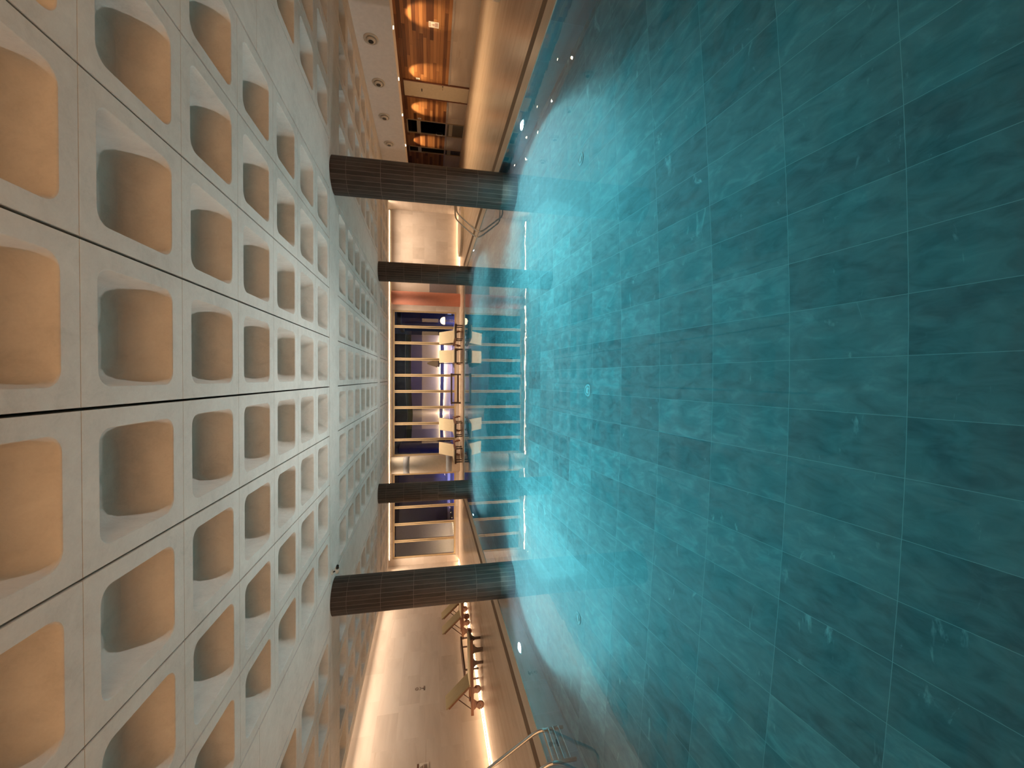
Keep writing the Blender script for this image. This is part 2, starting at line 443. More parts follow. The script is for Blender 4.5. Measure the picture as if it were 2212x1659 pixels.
MB().box(PL - 0.2, PR + 0.2, PN - 0.2, PF + 0.2, -PD - 0.2, -PD).build('pool_floor', 'poolfloor', shell)
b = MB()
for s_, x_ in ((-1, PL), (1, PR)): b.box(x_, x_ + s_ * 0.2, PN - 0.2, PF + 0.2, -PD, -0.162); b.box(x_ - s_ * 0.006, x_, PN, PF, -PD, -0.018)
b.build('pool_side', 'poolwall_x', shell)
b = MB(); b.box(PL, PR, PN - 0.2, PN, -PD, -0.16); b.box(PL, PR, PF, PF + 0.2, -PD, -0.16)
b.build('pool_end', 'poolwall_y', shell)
wb = MB(); wx0, wx1, wy0, wy1, wz0, wz1 = PL - 0.03, PR + 0.03, PN - 0.03, PF + 0.03, -PD - 0.03, -0.012
for q in (((wx0, wy0, wz1), (wx1, wy0, wz1), (wx1, wy1, wz1), (wx0, wy1, wz1)), ((wx0, wy1, wz0), (wx1, wy1, wz0), (wx1, wy0, wz0), (wx0, wy0, wz0)),
          ((wx0, wy0, wz0), (wx1, wy0, wz0), (wx1, wy0, wz1), (wx0, wy0, wz1)), ((wx1, wy1, wz0), (wx0, wy1, wz0), (wx0, wy1, wz1), (wx1, wy1, wz1)),
          ((wx0, wy1, wz0), (wx0, wy0, wz0), (wx0, wy0, wz1), (wx0, wy1, wz1)), ((wx1, wy0, wz0), (wx1, wy1, wz0), (wx1, wy1, wz1), (wx1, wy0, wz1))):
    wb.add(q, [(0, 1, 2, 3)], 0, True)
wtr = wb.build('pool_water', 'water', fix=False)
struct(wtr, 'still teal water filling the long indoor pool')

# ------------------------------------------------------------------ ceiling: precast coffer panels and flush beams
def coffer_panel(b, cx, cy_, w, l):
    """one precast tile: square face with a rounded tub pressed up into it"""
    inner = []
    hw = 0.372
    def ring(h, r, z):
        pts = []
        for q, (sx, sy) in enumerate(((1, 1), (-1, 1), (-1, -1), (1, -1))):
            for i in range(7):
                a = q * PI / 2 + i / 6 * PI / 2
                pts.append((cx + sx * (h - r) + r * math.cos(a), cy_ + sy * (h - r) + r * math.sin(a), z))
        return pts
    r0 = ring(hw, 0.10, ZC)
    out = []
    for x, y, z in r0:
        dx, dy = (x - cx), (y - cy_)
        k = 1.0 / max(abs(dx), abs(dy))
        out.append((cx + dx * k * w / 2, cy_ + dy * k * l / 2, ZC))
    levels = [out, r0, ring(hw - 0.007, 0.10, ZC + 0.010), ring(hw - 0.030, 0.10, ZC + 0.17), ring(hw - 0.045, 0.11, ZC + 0.235),
              ring(hw - 0.075, 0.12, ZC + 0.275), ring(hw - 0.12, 0.12, ZC + 0.292)]
    n = len(r0); vs, fs = [], []
    for lv in levels: vs += lv
    for k in range(len(levels) - 1):
        for i in range(n):
            j = (i + 1) % n; fs.append((k * n + i, k * n + j, (k + 1) * n + j, (k + 1) * n + i))
    sk = [(x, y, ZC + 0.14) for x, y, z in out]; o = len(vs); vs += sk
    for i in range(n):
        j = (i + 1) % n; fs.append((i, o + i, o + j, j))
    fs.append(tuple((len(levels) - 1) * n + i for i in range(n)))
    start = len(b.v); b.add(vs, fs, 0, False)
    # smooth the tub, keep the face flat
    nf = len(fs)
    for q in range(nf):
        if n <= q < (len(levels) - 1) * n: b.sm[len(b.sm) - nf + q] = True
lanes = [X0 + i for i in range(-4, 4)]
side_l = [X0 - 9 + i for i in range(0, 4)]
side_r = [X0 + 5 + i for i in range(0, 4)]
fields = [(ROW0, 7), (ROW0 + 7.78, 7), (ROW0 + 15.56, 3)]
ceil = empty('ceiling'); struct(ceil, 'concrete coffered ceiling')
b = MB()
for y0, n in fields:
    for r in range(n):
        for x in lanes + side_l + side_r:
            coffer_panel(b, x + 0.5, y0 + r + 0.5, 1 - 0.020, 1 - 0.005)
o = b.build('coffered_panels', 'concrete', ceil, fix=False)
o['kind'] = 'structure'
b = MB()
bm_ = [(ROW0 - 0.78, ROW0), (ROW0 + 7, ROW0 + 7.78), (ROW0 + 14.78, ROW0 + 15.56)]
for y0, y1 in bm_: b.box(XL + 0.42, 9.3, y0 + 0.006, y1 - 0.006, ZC - 0.002, ZC + 0.30)
xa, xb = X0 - 5, X0 - 4
strips = [(X0 - 4.98, X0 - 4.02), (X0 + 4.02, X0 + 4.98), (XL + 0.42, X0 - 9.02), (X0 + 9.02, 9.32)]
for y0, n in fields:
    for x0, x1 in strips:
        k = 2
        for i in range(k): b.box(x0, x1, y0 + n / k * i + 0.003, y0 + n / k * (i + 1) - 0.003, ZC, ZC + 0.30)
b.box(XL + 0.42, 9.32, YB, ROW0 - 0.79, ZC, ZC + 0.3)
b.box(XL + 0.42, 9.32, ROW0 + 15.56 + 3 + 0.005, YF - 1.15, ZC, ZC + 0.3)
b.build('ceiling_beam', 'concrete', ceil)
MB().box(XL - 0.3, XR + 0.3, YB - 0.2, YF + 3.4, ZC + 0.31, ZC + 0.5).build('ceiling_slab', 'concrete', ceil)

# ------------------------------------------------------------------ walls
b = MB(); b.box(XL - 0.25, XL, YB - 0.2, YF + 0.3, 0.055, ZC + 0.31); b.box(XL - 0.25, XL - 0.06, YB - 0.2, YF + 0.3, 0, 0.055)
struct(b.build('wall_left', 'marble_x'), 'pale marble left wall')
MB().box(XL - 0.25, XR, YB - 0.25, YB, 0, ZC + 0.31).build('wall_back', 'marble_y')['kind'] = 'structure'
# end wall: piers, sill and header round the glazing
W1, W2 = (-4.10, 3.50), (-9.48, -5.02)
ZS, ZH = 0.17, 3.42
b = MB()
b.box(XL, W2[0], YF, YF + 0.3, 0, ZC + 0.31); b.box(W2[1], W1[0], YF + 0.06, YF + 0.3, 0, ZC + 0.31); b.box(W1[1], 8.95, YF, YF + 0.3, 0, ZC + 0.31)
for x0, x1 in (W1, W2): b.box(x0, x1, YF, YF + 0.3, 0, ZS); b.box(x0, x1, YF, YF + 0.3, ZH, ZC + 0.31)
struct(b.build('wall_far', 'marble_y'), 'pale marble end wall')
MB().box(4.35, 5.75, YF - 0.02, YF + 0.01, 0.16, 1.57).build('trim_5', 'greypanel')['kind'] = 'structure'
# right side: niche wall of timber over marble, fascia above
b = MB()
NZ = 2.74
b.box(XR, XR + 0.25, YB, YF + 3.2, 0, 0.775)
struct(b.build('wall_right', 'marble_x'), 'pale marble base of the right niche wall')
MB().box(XR - 0.012, XR + 0.2, YB, YF + 3.2, 0.775, 0.85).build('trim_3', 'greymetal')['kind'] = 'structure'
b = MB()
b.box(XR, XR + 0.2, YB, 16.62, 0.85, NZ); b.box(XR, XR + 0.2, 17.62, 19.12, 0.85, NZ); b.box(XR, XR + 0.2, 20.16, 21.3, 0.85, NZ)
b.box(XR, XR + 0.2, 21.82, YF + 3.2, 0.85, NZ)
for y0, y1 in ((16.62, 17.62), (19.12, 20.16), (21.3, 21.82)): b.box(XR, XR + 0.2, y0, y1, 2.6, NZ)
MB_panel = b.build('wall_panelling', 'wood'); struct(MB_panel, 'mixed brown timber planking on the right niche wall')
b = MB(); b.box(9.3, XR + 0.3, YB, YF + 3.2, NZ, ZC + 0.3); b.box(9.3, 9.98, YB, YF + 3.2, 2.545, NZ)
struct(b.build('trim_4', 'plaster'), 'pale plaster bulkhead over the right niche')
b = MB(); b.box(8.67, 8.95, 20.3, YF, 0, ZC + 0.31); b.box(8.67, 9.3, 20.3, 20.5, 0, ZC + 0.31)
struct(b.build('wall_return', 'marble_x'), 'pale marble return beside the right-hand front columns')
MB().box(8.9, XR + 0.3, YF + 3.2, YF + 3.4, 0, ZC + 0.3).build('wall_niche_end', 'plaster')['kind'] = 'structure'

# ------------------------------------------------------------------ windows on the end wall
def glazing(name, x0, x1, n, label):
    root = empty(name, ((x0 + x1) / 2, YF + 0.10, ZS)); struct(root, label)
    hw, h = (x1 - x0) / 2, ZH - ZS
    f = MB(); t = 0.085
    f.box(-hw, hw, -0.05, 0.05, 0, t); f.box(-hw, hw, -0.05, 0.05, h - t, h)
    f.box(-hw, -hw + t, -0.05, 0.05, t, h - t); f.box(hw - t, hw, -0.05, 0.05, t, h - t)
    f.build('window_frame', 'bronze', root, bevel=0.006)
    pw = 2 * hw / n
    for i in range(1, n):
        x = -hw + pw * i; mb = MB()
        mb.box(x - 0.068, x - 0.012, -0.05, 0.05, t, h - t, 0); mb.box(x + 0.012, x + 0.068, -0.05, 0.05, t, h - t, 0)
        mb.box(x - 0.012, x + 0.012, -0.03, 0.03, t, h - t, 1)
        mb.build('mullion', ['bronze', 'darkgasket'], root)
    for i in range(n):
        x = -hw + pw * i
        MB().box(x + 0.05, x + pw - 0.05, -0.006, 0.006, t * 0.7, h - t * 0.7).build('window_pane', 'glass', root)
glazing('window_1', W1[0], W1[1], 9, 'long bronze-framed window wall of nine tall panes')
glazing('window_2', W2[0], W2[1], 5, 'bronze-framed window wall of five tall panes near the left corner')

# ------------------------------------------------------------------ columns
def slate_column(x, y, label):
    o = MB().lathe([(0.385, -PD), (0.385, ZC - 0.005)], n=64).build('slate_column', 'slate_col', loc=(x, y, 0))
    # object origin on the axis so that the strips wrap round
    tag(o, label, 'column', 'four dark slate columns standing in the pool', 'thing')
slate_column(-4.67, 9.21, 'thick dark slate-clad column with pale joints, nearer one by the wheeled loungers')
slate_column(4.25, 9.21, 'thick dark slate-clad column, nearer one beside the timber niche')
slate_column(-4.65, 16.97, 'thin-looking dark slate column, further one in front of the five-pane window')
slate_column(4.22, 16.97, 'thin-looking dark slate column, further one beside the terracotta pillar')
c = empty('round_pillar', (4.07, YF - 0.35, 0))
MB().lathe([(0.34, 0), (0.34, 3.42), (0.325, 3.45)], n=48).build('shaft', 'terracotta', c)
tag(c, 'smooth terracotta red round pillar at the end of the window wall', 'column', kind='thing')
c = empty('round_pillar', (-4.48, YF - 0.435, 0))
MB().lathe([(0.422, 0), (0.422, 3.40), (0.405, 3.46), (0.35, 3.49)], n=48).build('shaft', 'cream', c)
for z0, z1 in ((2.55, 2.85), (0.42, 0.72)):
    MB().lathe([(0.424, z0), (0.424, z1)], n=48).build('grey_ring', 'grey_band', c)  # two blue-grey bands set round the cream shaft
tag(c, 'cream round pillar with two grey bands between the two window walls', 'column', kind='thing')

# ------------------------------------------------------------------ LED profiles
def led(name, segs, mat, label, group=None, cat='light strip'):
    root = empty(name, segs[0][0]); base = Vector(segs[0][0]); k = MB(); hsg = MB()
    for a, c_, w_dir, w in segs:
        a, c_, w_dir = Vector(a) - base, Vector(c_) - base, Vector(w_dir)
        n = max(1, int((c_ - a).length / 1.5))
        for i in range(n):
            p, q = a + (c_ - a) * (i / n), a + (c_ - a) * ((i + 1) / n)
            k.quad(p - w_dir * w / 2, q - w_dir * w / 2, q + w_dir * w / 2, p + w_dir * w / 2)
    o = k.build(name + '_diffuser', mat, root, fix=False)
    tag(root, label, cat, group)
    return root
G = 'warm LED strips along the room edges'
H = math.sqrt(0.5)
# the cove profiles sit on top of the walls; unseen area lamps added beside them brighten wall and deck
def wash(root, loc, size, rot, watts, spread):
    l = bpy.data.lights.new('wash_fill', 'AREA'); l.shape = 'RECTANGLE'; l.size, l.size_y = size; l.energy = watts; l.color = (1.0, 0.77, 0.56); l.spread = math.radians(spread)
    o = bpy.data.objects.new('wash_fill', l); COL.objects.link(o); o.parent = root
    o.location = Vector(loc) - root.location; o.rotation_euler = rot
r = led('led_strip', [((XL + 0.36, YB + 0.1, ZC + 0.20), (XL + 0.36, YF - 0.3, ZC + 0.20), (0, 0, -1), 0.05)], 'ledleft', 'warm LED line running along the top of the left marble wall', G)
wash(r, (XL + 0.34, (YB + YF) / 2, ZC + 0.16), (0.05, YF - YB - 0.8), (0, math.radians(13), 0), WASH * 1.5, 90)
r = led('led_strip', [((XL + 0.35, YF - 0.012, ZC + 0.05), (8.6, YF - 0.012, ZC + 0.05), (0, H, -H), 0.022)], 'led', 'warm LED line along the top of the end wall over the windows', G)
for a, c in ((XL + 0.3, -5.15), (-3.85, 3.4), (4.75, 8.6)):      # no added lamps straight over the two round pillars
    wash(r, ((a + c) / 2, YF - 1.06, ZC + 0.14), (c - a, 0.05), (math.radians(22), 0, 0), WASH * (0.115 if a > 4 else 0.16) * (c - a), 110)
led('led_strip', [((XL + 0.12, YB + 0.1, 0.012), (XL + 0.12, YF - 0.05, 0.012), (1, 0, 0), 0.014), ((XL - 0.03, YB + 0.1, 0.028), (XL - 0.03, YF - 0.05, 0.028), (0, 0, 1), 0.005)], 'ledbase', 'warm LED line in the floor along the foot of the left wall', G)
led('led_strip', [((5.8, YF - 0.08, 0.012), (8.6, YF - 0.08, 0.012), (0, 1, 0), 0.022)], 'ledbase', 'warm LED line at the foot of the end wall behind the round tub', G)
led('rear_fill_panel', [((XL + 0.5, YB + 0.03, 1.5), (XR - 0.5, YB + 0.03, 1.5), (0, 0, 1), 1.8)], 'rearfill', 'added warm fill panel on the unseen rear wall behind the near pool edge', None, 'fill light')

# fill spots added over the rear deck, unseen behind the viewer
def rear_fill_spot(x):
    root = empty('downlight', (x, -1.6, ZC))
    MB().lathe([(0.07, -0.012), (0.06, 0.0)], n=24).build('trim_ring', 'whiteplastic', root)
    MB().lathe([(0.045, -0.016), (0.045, -0.012)], n=20).build('lens', 'dimlens', root)
    l = bpy.data.lights.new('downlight_beam', 'SPOT'); l.energy = REARSPOT; l.color = (1.0, 0.77, 0.56); l.spot_size = math.radians(110); l.spot_blend = 0.8; l.shadow_soft_size = 0.04
    o = bpy.data.objects.new('downlight_beam', l); COL.objects.link(o); o.parent = root; o.location = (0, 0, -0.03)
    tag(root, 'added round fill spot over the rear deck, unseen behind the viewer', 'downlight', 'added rear deck fill spots')
for x in (-7.5, -3.75, 0.0, 3.75, 7.5): rear_fill_spot(x)

# ------------------------------------------------------------------ right niche: downlights, air nozzles, doors, sign
def downlight(x, y, z, size, blend, tilt, watts, lens):
    root = empty('downlight', (x, y, z))
    MB().lathe([(0.055, -0.012), (0.045, 0.0)], n=24).build('trim_ring', 'whiteplastic', root)
    MB().lathe([(0.034, -0.016), (0.034, -0.012)], n=20).build('lens', lens, root)
    l = bpy.data.lights.new('downlight_beam', 'SPOT'); l.energy = watts; l.color = (1.0, 0.70, 0.40); l.spot_size = math.radians(size); l.spot_blend = blend
    l.shadow_soft_size = 0.03
    o = bpy.data.objects.new('downlight_beam', l); COL.objects.link(o); o.parent = root; o.location = (0, 0, -0.03)
    o.rotation_euler = (0, math.radians(-tilt), 0)
    return root
for y, lab in ((11.64, 'small round downlight under the bulkhead lip, below the largest air nozzle'), (13.58, 'small round downlight under the bulkhead lip, below the second air nozzle'),
               (15.4, 'small round downlight under the bulkhead lip, below the third air nozzle'), (17.36, 'small round downlight under the bulkhead lip, below the smallest air nozzle')):
    tag(downlight(9.52, y, 2.545, 125, 0.7, -22, LIPW, 'downlens'), lab, 'downlight', 'downlights under the bulkhead lip')
for y, lab in ((13.62, 'recessed spot throwing a light cone on planks above the white warning sign'), (16.15, 'recessed spot throwing a light cone on planks just before the ivory door'),
               (18.28, 'recessed spot throwing a light cone on planks between ivory and glass doors'), (20.78, 'recessed spot throwing a light cone on planks between the two glass doors'),
               (11.2, 'recessed spot lighting planks at the near end of the niche')):
    tag(downlight(11.0, y, NZ, 50, 0.6, 40, DOWN, 'dimlens'), lab, 'downlight', 'wall-washing spots in the niche')
def nozzle(y):
    root = empty('air_nozzle', (9.3, y, 3.145))
    MB().lathe([(0.20, 0.0), (0.195, -0.022), (0.175, -0.036), (0.155, -0.034), (0.125, -0.012)], n=40, axis='x').build('dish_ring', 'plaster', root)
    MB().lathe([(0.125, -0.03), (0.12, -0.055), (0.095, -0.075), (0.07, -0.078)], n=32, axis='x').build('ball', 'plaster', root)
    MB().lathe([(0.070, -0.080), (0.062, -0.079)], n=28, axis='x').build('opening', 'black', root)
    return root
for y, lab in ((11.87, 'largest pale round air nozzle with black mouth on the plaster bulkhead'), (13.56, 'second round air nozzle from the viewer on the plaster bulkhead'),
               (15.27, 'third round air nozzle from the viewer on the plaster bulkhead'), (16.97, 'smallest round air nozzle, beside the dark column on the plaster bulkhead')):
    tag(nozzle(y), lab, 'air nozzle', 'air nozzles on the bulkhead')
# ivory door
d = empty('door_1', (XR, 17.12, 0)); struct(d, 'tall ivory door with lever handle in the timber wall')
MB().box(-0.02, 0.05, -0.44, 0.44, 0.01, 2.58).build('door_panel', 'whitedoor', d, bevel=0.004)
b = MB(); b.box(-0.03, 0.2, -0.50, -0.44, 0, 2.6); b.box(-0.03, 0.2, 0.44, 0.50, 0, 2.6); b.box(0.05, 0.2, -0.44, 0.44, 0, 2.6)
b.build('door_frame', 'dooredge', d)
b = MB(); b.lathe([(0.028, -0.035), (0.028, -0.02)], (0, -0.38, 1.06), 16, axis='x'); b.tube(fillet([(-0.03, -0.38, 1.06), (-0.075, -0.38, 1.06), (-0.075, -0.25, 1.06)], 0.02), 0.010)
b.build('door_handle', 'steel', d)
MB().box(-0.026, -0.02, -0.09, 0.07, 1.86, 1.90).build('door_plate', 'darkgrey', d)
b = MB(); b.box(-0.03, -0.018, 0.40, 0.43, 0.25, 0.35); b.box(-0.03, -0.018, 0.40, 0.43, 2.2, 2.3)
b.build('door_hinge', 'bronze', d)
# glass doors with frosted bands
def glass_door(name, y0, y1, label):
    yc, hw = (y0 + y1) / 2, (y1 - y0) / 2
    d = empty(name, (XR, yc, 0)); struct(d, label)
    b = MB(); b.box(-0.02, 0.2, -hw, -hw + 0.05, 0, 2.6); b.box(-0.02, 0.2, hw - 0.05, hw, 0, 2.6); b.box(-0.02, 0.2, -hw, hw, 2.55, 2.6)
    b.build('door_frame', 'bronze', d)
    MB().box(0.0, 0.01, -hw + 0.05, hw - 0.05, 0.02, 2.55).build('door_pane', 'glass', d)
    for z in (0.52, 1.98): MB().box(-0.003, 0.0, -hw + 0.05, hw - 0.05, z, z + 0.17).build('frosted_band', 'frost', d)
    return d, hw
d, hw = glass_door('door_2', 19.12, 20.16, 'tall glass door with two frosted bands looking into a dark gym')
b = MB(); b.tube(fillet([(-0.01, hw - 0.12, 0.98), (-0.06, hw - 0.12, 0.98), (-0.06, hw - 0.12, 1.26), (-0.01, hw - 0.12, 1.26)], 0.03), 0.014)
b.build('door_handle', 'whiteplastic', d)
glass_door('door_3', 21.3, 21.82, 'narrow dark glass door with two frosted bands beside the near column')
# room behind the glass doors
b = MB(); b.box(XR + 0.2, XR + 3.2, 18.6, 18.7, 0, 2.8); b.box(XR + 0.2, XR + 3.2, 20.95, 21.05, 0, 2.8); b.box(XR + 3.2, XR + 3.3, 18.6, 22.6, 0, 2.8)
b.box(XR + 0.2, XR + 3.3, 18.6, 22.6, -0.1, 0.0); b.box(XR + 0.2, XR + 3.3, 18.6, 22.6, 2.75, 2.85); b.box(XR + 0.2, XR + 3.2, 22.5, 22.6, 0, 2.8)
struct(b.build('gym_room', 'outblock'), 'dark room behind the glass doors')
g = empty('exercise_machine', (XR + 1.6, 19.8, 0))
b = MB(); b.box(-0.6, 0.6, -0.06, 0.06, 0.02, 0.10); b.box(-0.4, -0.3, -0.4, 0.4, 0.02, 0.10); b.box(0.3, 0.4, -0.3, 0.3, 0.02, 0.10); b.build('base', 'black', g)
b = MB(); b.box(-0.35, -0.27, -0.05, 0.05, 0.1, 2.1); b.box(0.2, 0.28, -0.05, 0.05, 0.1, 2.1); b.box(-0.35, 0.28, -0.05, 0.05, 2.02, 2.1); b.build('upright', 'whiteplastic', g)
b = MB(); b.box(-0.1, 0.5, -0.15, 0.15, 0.45, 0.53); b.build('seat', 'black', g, bevel=0.02)
b = MB(); b.tube([(-0.3, 0, 1.9), (0.15, 0.0, 1.5), (0.5, 0.1, 1.35)], 0.025); b.build('arm', 'darkgrey', g)
tag(g, 'dark exercise machine with pale uprights seen through the glass door', 'exercise machine')
for y, z, lab in ((19.55, 2.2, 'upper lit wall panel glowing behind the glass door'), (19.75, 1.35, 'lower small lit panel glowing behind the glass door')):
    o = MB().box(XR + 3.12, XR + 3.18, y - 0.22, y + 0.22, z - 0.07, z + 0.07).build('panel_light', 'gymglow')
    tag(o, lab, 'light')
for y, z, lab in ((16.52, 2.02, 'small white wall switch on planks just before the ivory door'), (19.02, 2.02, 'small white wall switch on planks just before the glass door')):
    s = empty('wall_switch', (XR, y, z)); MB().box(-0.012, 0, -0.045, 0.045, -0.075, 0.075).build('plate', 'signwhite', s, bevel=0.004)
    MB().box(-0.018, -0.012, -0.015, 0.015, -0.03, 0.03).build('rocker', 'greymetal', s)
    tag(s, lab, 'switch')

# signs: plate, heading bar, warning triangle, lines of small print too fine to read
def sign(name, loc, nx, w, h, plate_mat, ink, label, dark_head=False):
    """nx: +1 faces +x, -1 faces -x; built in the y-z plane"""
    s = empty(name, loc)
    e = 0.004 * nx
    MB().box(0, e * 2, -w / 2, w / 2, -h / 2, h / 2).build('plate', plate_mat, s)
    b = MB()
    if dark_head: b.box(e * 2, e * 2.6, -w * 0.48, w * 0.48, h * 0.30, h * 0.47)
    else:
        for i in range(7): b.box(e * 2, e * 2.6, (-0.36 + i * 0.105) * w, (-0.29 + i * 0.105) * w, h * 0.34, h * 0.42)
    b.build('heading', ink, s)
    b = MB(); t = 0.16 * w; r = 0.26 * h
    A, B_, C_ = (0, 0.24 * h), (-0.21 * w, -0.06 * h), (0.21 * w, -0.06 * h)
    def lerp(p, q, k): return (p[0] + (q[0] - p[0]) * k, p[1] + (q[1] - p[1]) * k)
    cen = (0, 0.04 * h)
    for p, q in ((A, B_), (B_, C_), (C_, A)):
        pi_, qi = lerp(p, cen, 0.32), lerp(q, cen, 0.32)
        b.add([(e * 2.6, *p), (e * 2.6, *q), (e * 2.6, *qi), (e * 2.6, *pi_)], [(0, 1, 2, 3)])
    b.box(e * 2, e * 2.6, -0.02 * w, 0.03 * w, -0.02 * h, 0.10 * h); b.box(e * 2, e * 2.6, -0.07 * w, 0.07 * w, -0.03 * h, 0.0)
    b.build('warning_triangle', ink, s)
    b = MB()
    for i in range(5): b.box(e * 2, e * 2.6, -0.36 * w, (0.36 - 0.12 * (i % 2)) * w, (-0.16 - i * 0.06) * h, (-0.13 - i * 0.06) * h)
    b.build('small_print', ink, s)
    return tag(s, label, 'sign')
sign('warning_sign', (XR, 13.92, 1.435), -1, 0.23, 0.33, 'signwhite', 'signred', 'white sign with red warning triangle on the timber planks')
sign('warning_sign', (XL, 10.39, 1.711), 1, 0.22, 0.29, 'plaster', 'signbrown', 'brown-printed warning sign on the marble wall near the steel ladder', True)
s = empty('wall_pictogram', (XL, 13.07, 1.82))
b = MB(); b.lathe([(0.062, 0.004), (0.062, 0.006)], (0, 0, 0.10), 20, axis='x', caps=False); 
for a in range(20):
    t0, t1 = 2 * PI * a / 20, 2 * PI * (a + 1) / 20
    for r0, r1 in ((0.045, 0.062),):
        b.quad((0.006, r0 * math.cos(t0), 0.11 + 0.8 * r0 * math.sin(t0)), (0.006, r1 * math.cos(t0), 0.11 + 0.8 * r1 * math.sin(t0)), (0.006, r1 * math.cos(t1), 0.11 + 0.8 * r1 * math.sin(t1)), (0.006, r0 * math.cos(t1), 0.11 + 0.8 * r0 * math.sin(t1)))
b.build('ring', 'signbrown', s)
b = MB()
b.quad((0.006, -0.07, 0.03), (0.006, 0.0, -0.02), (0.006, 0.0, -0.04), (0.006, -0.07, 0.01)); b.quad((0.006, 0.07, 0.03), (0.006, 0.0, -0.02), (0.006, 0.0, -0.04), (0.006, 0.07, 0.01))
b.build('chevron', 'signbrown', s)
b = MB(); b.box(0.0, 0.006, -0.012, 0.012, -0.11, -0.05); b.box(0.0, 0.006, -0.09, 0.09, -0.13, -0.105); b.build('bar', 'signbrown', s)
tag(s, 'small brown line pictogram on the left marble wall above the nearest lounger', 'sign')

# ------------------------------------------------------------------ pool ladders
def ladder(x, y, side, dx, zt, sep, label):
    """side: -1 hung on the left edge, +1 on the right edge; x is where the rails meet the water"""
    root = empty('pool_ladder', (x, y, 0)); s = side
    for k in (0, 1):
        yy = -k * sep
        pts = [(0.0, yy, -1.15), (0, yy, 0.06), (s * dx, yy, zt), (s * (dx + 0.52), yy, zt + 0.03), (s * (dx + 0.62), yy, 0.0)]
        MB().tube(fillet(pts, 0.12, 8), 0.024, 14).build('rail', 'steel', root)
        MB().lathe([(0.05, 0.0), (0.045, 0.012), (0.024, 0.016)], (s * (dx + 0.62), yy, 0), 24).build('floor_flange', 'steel', root)
    for z in (-0.06, -0.34, -0.62, -0.90):
        MB().box(-0.045, 0.045, -sep, 0, z - 0.015, z + 0.012).build('tread', 'steel', root, bevel=0.006)
    return tag(root, label, 'ladder', 'steel pool ladders')
ladder(-4.955, 5.46, -1, 0.46, 0.83, 0.50, 'stainless steel pool ladder on the pool edge beside the marble wall with warning sign')
ladder(4.70, 13.62, 1, 0.55, 0.72, 0.52, 'stainless steel pool ladder partly behind the dark column, in front of the round tub')

# ------------------------------------------------------------------ underwater lamps, drains
def pool_lamp(x, y, z, label, k=1.0):
    d = 1 if x < 0 else -1
    root = empty('underwater_lamp', (x, y, z))
    MB().lathe([(0.145, 0.0), (0.14, 0.018 * d), (0.11, 0.022 * d), (0.095, 0.010 * d)], n=32, axis='x').build('bezel', 'chrome', root)
    MB().lathe([(0.095, 0.012 * d), (0.06, 0.020 * d), (0.01, 0.023 * d)], n=32, axis='x').build('lens', 'poollens', root)
    for nm, watts, size, blend, tilt in (('lamp_beam', POOLW, 158, 0.9, 0.10), ('lamp_spill', SPILLW, 130, 0.5, -0.7)):
        l = bpy.data.lights.new(nm, 'SPOT'); l.energy = watts * k; l.color = (0.92, 0.92, 0.92)
        l.spot_size = math.radians(size); l.spot_blend = blend; l.shadow_soft_size = 0.08
        o = bpy.data.objects.new(nm, l); COL.objects.link(o); o.parent = root; o.location = (0.05 * d, 0, 0)
        o.rotation_euler = (0, -(PI / 2 - tilt) * d, 0)
        l.cycles.is_caustics_light = True
    tag(root, label, 'lamp', 'underwater lamps on the pool sides')
pool_lamp(PL, 7.45, -0.58, 'bright underwater lamp in the left pool side, before the nearer dark column')
pool_lamp(PR, 7.45, -0.55, 'bright underwater lamp in the right pool side, before the nearer dark column')
pool_lamp(PL, 15.2, -0.45, 'distant underwater lamp in the left pool side, before the further column', 0.6)
pool_lamp(PR, 15.2, -0.30, 'distant underwater lamp in the right pool side, before the further column', 0.6)
def drain(x, y, label):
    root = empty('floor_drain', (x, y, -PD))
    MB().lathe([(0.085, 0.0), (0.082, 0.008), (0.066, 0.010), (0.062, 0.004)], n=32).build('ring', 'aqua', root)
    MB().lathe([(0.045, 0.004), (0.042, 0.010), (0.01, 0.014)], n=24).build('cap', 'aqua', root)
    tag(root, label, 'drain', 'round inlets in the pool floor')
drain(3.11, 5.51, 'pale round floor inlet on the niche side of the pool')
drain(-0.166, 5.40, 'pale round floor inlet in the middle of the pool floor')
drain(-3.42, 5.46, 'pale round floor inlet on the marble wall side of the pool')

# small spotlight on the ceiling beside the near-left column
s = empty('ceiling_spotlight', (-4.06, 9.0, ZC))
MB().lathe([(0.05, 0.0), (0.05, -0.03)], n=20).build('base', 'whiteplastic', s)
b = MB(); b.tube([(0, 0, -0.03), (0.03, -0.02, -0.09)], 0.014); b.build('arm', 'black', s)
b = MB(); b.tube([(-0.02, 0.02, -0.10), (0.10, -0.06, -0.12)], [0.04, 0.045], 16); b.build('head', 'whiteplastic', s)
b = MB(); b.tube([(0.10, -0.06, -0.12), (0.17, -0.10, -0.135)], [0.03, 0.026], 16); b.build('snoot', 'black', s)
tag(s, 'tiny black and white ceiling spotlight beside the top of the slate column', 'spotlight')

# ------------------------------------------------------------------ round tubs sunk in the right deck
def tub(x, y, r, label):
    root = empty('round_tub', (x, y, 0))
    n = 64
    b = MB().lathe([(r, 0.0), (r, 0.118), (r - 0.012, 0.13), (r - 0.05, 0.13), (r - 0.05, 0.06)], n=n, caps=False); b.build('rim', 'coping', root)
    MB().lathe([(r - 0.05, 0.118), (0.001, 0.118)], n=n, caps=False, smooth=False).build('tub_water', 'tubwater', root)
    tag(root, label, 'tub', 'round plunge tubs in the right deck')
tub(7.25, 20.4, 1.2, 'dark round tub in the deck before the bright end wall')
tub(9.62, 8.6, 1.25, 'dark round tub at the near end of the niche, cut by the frame')

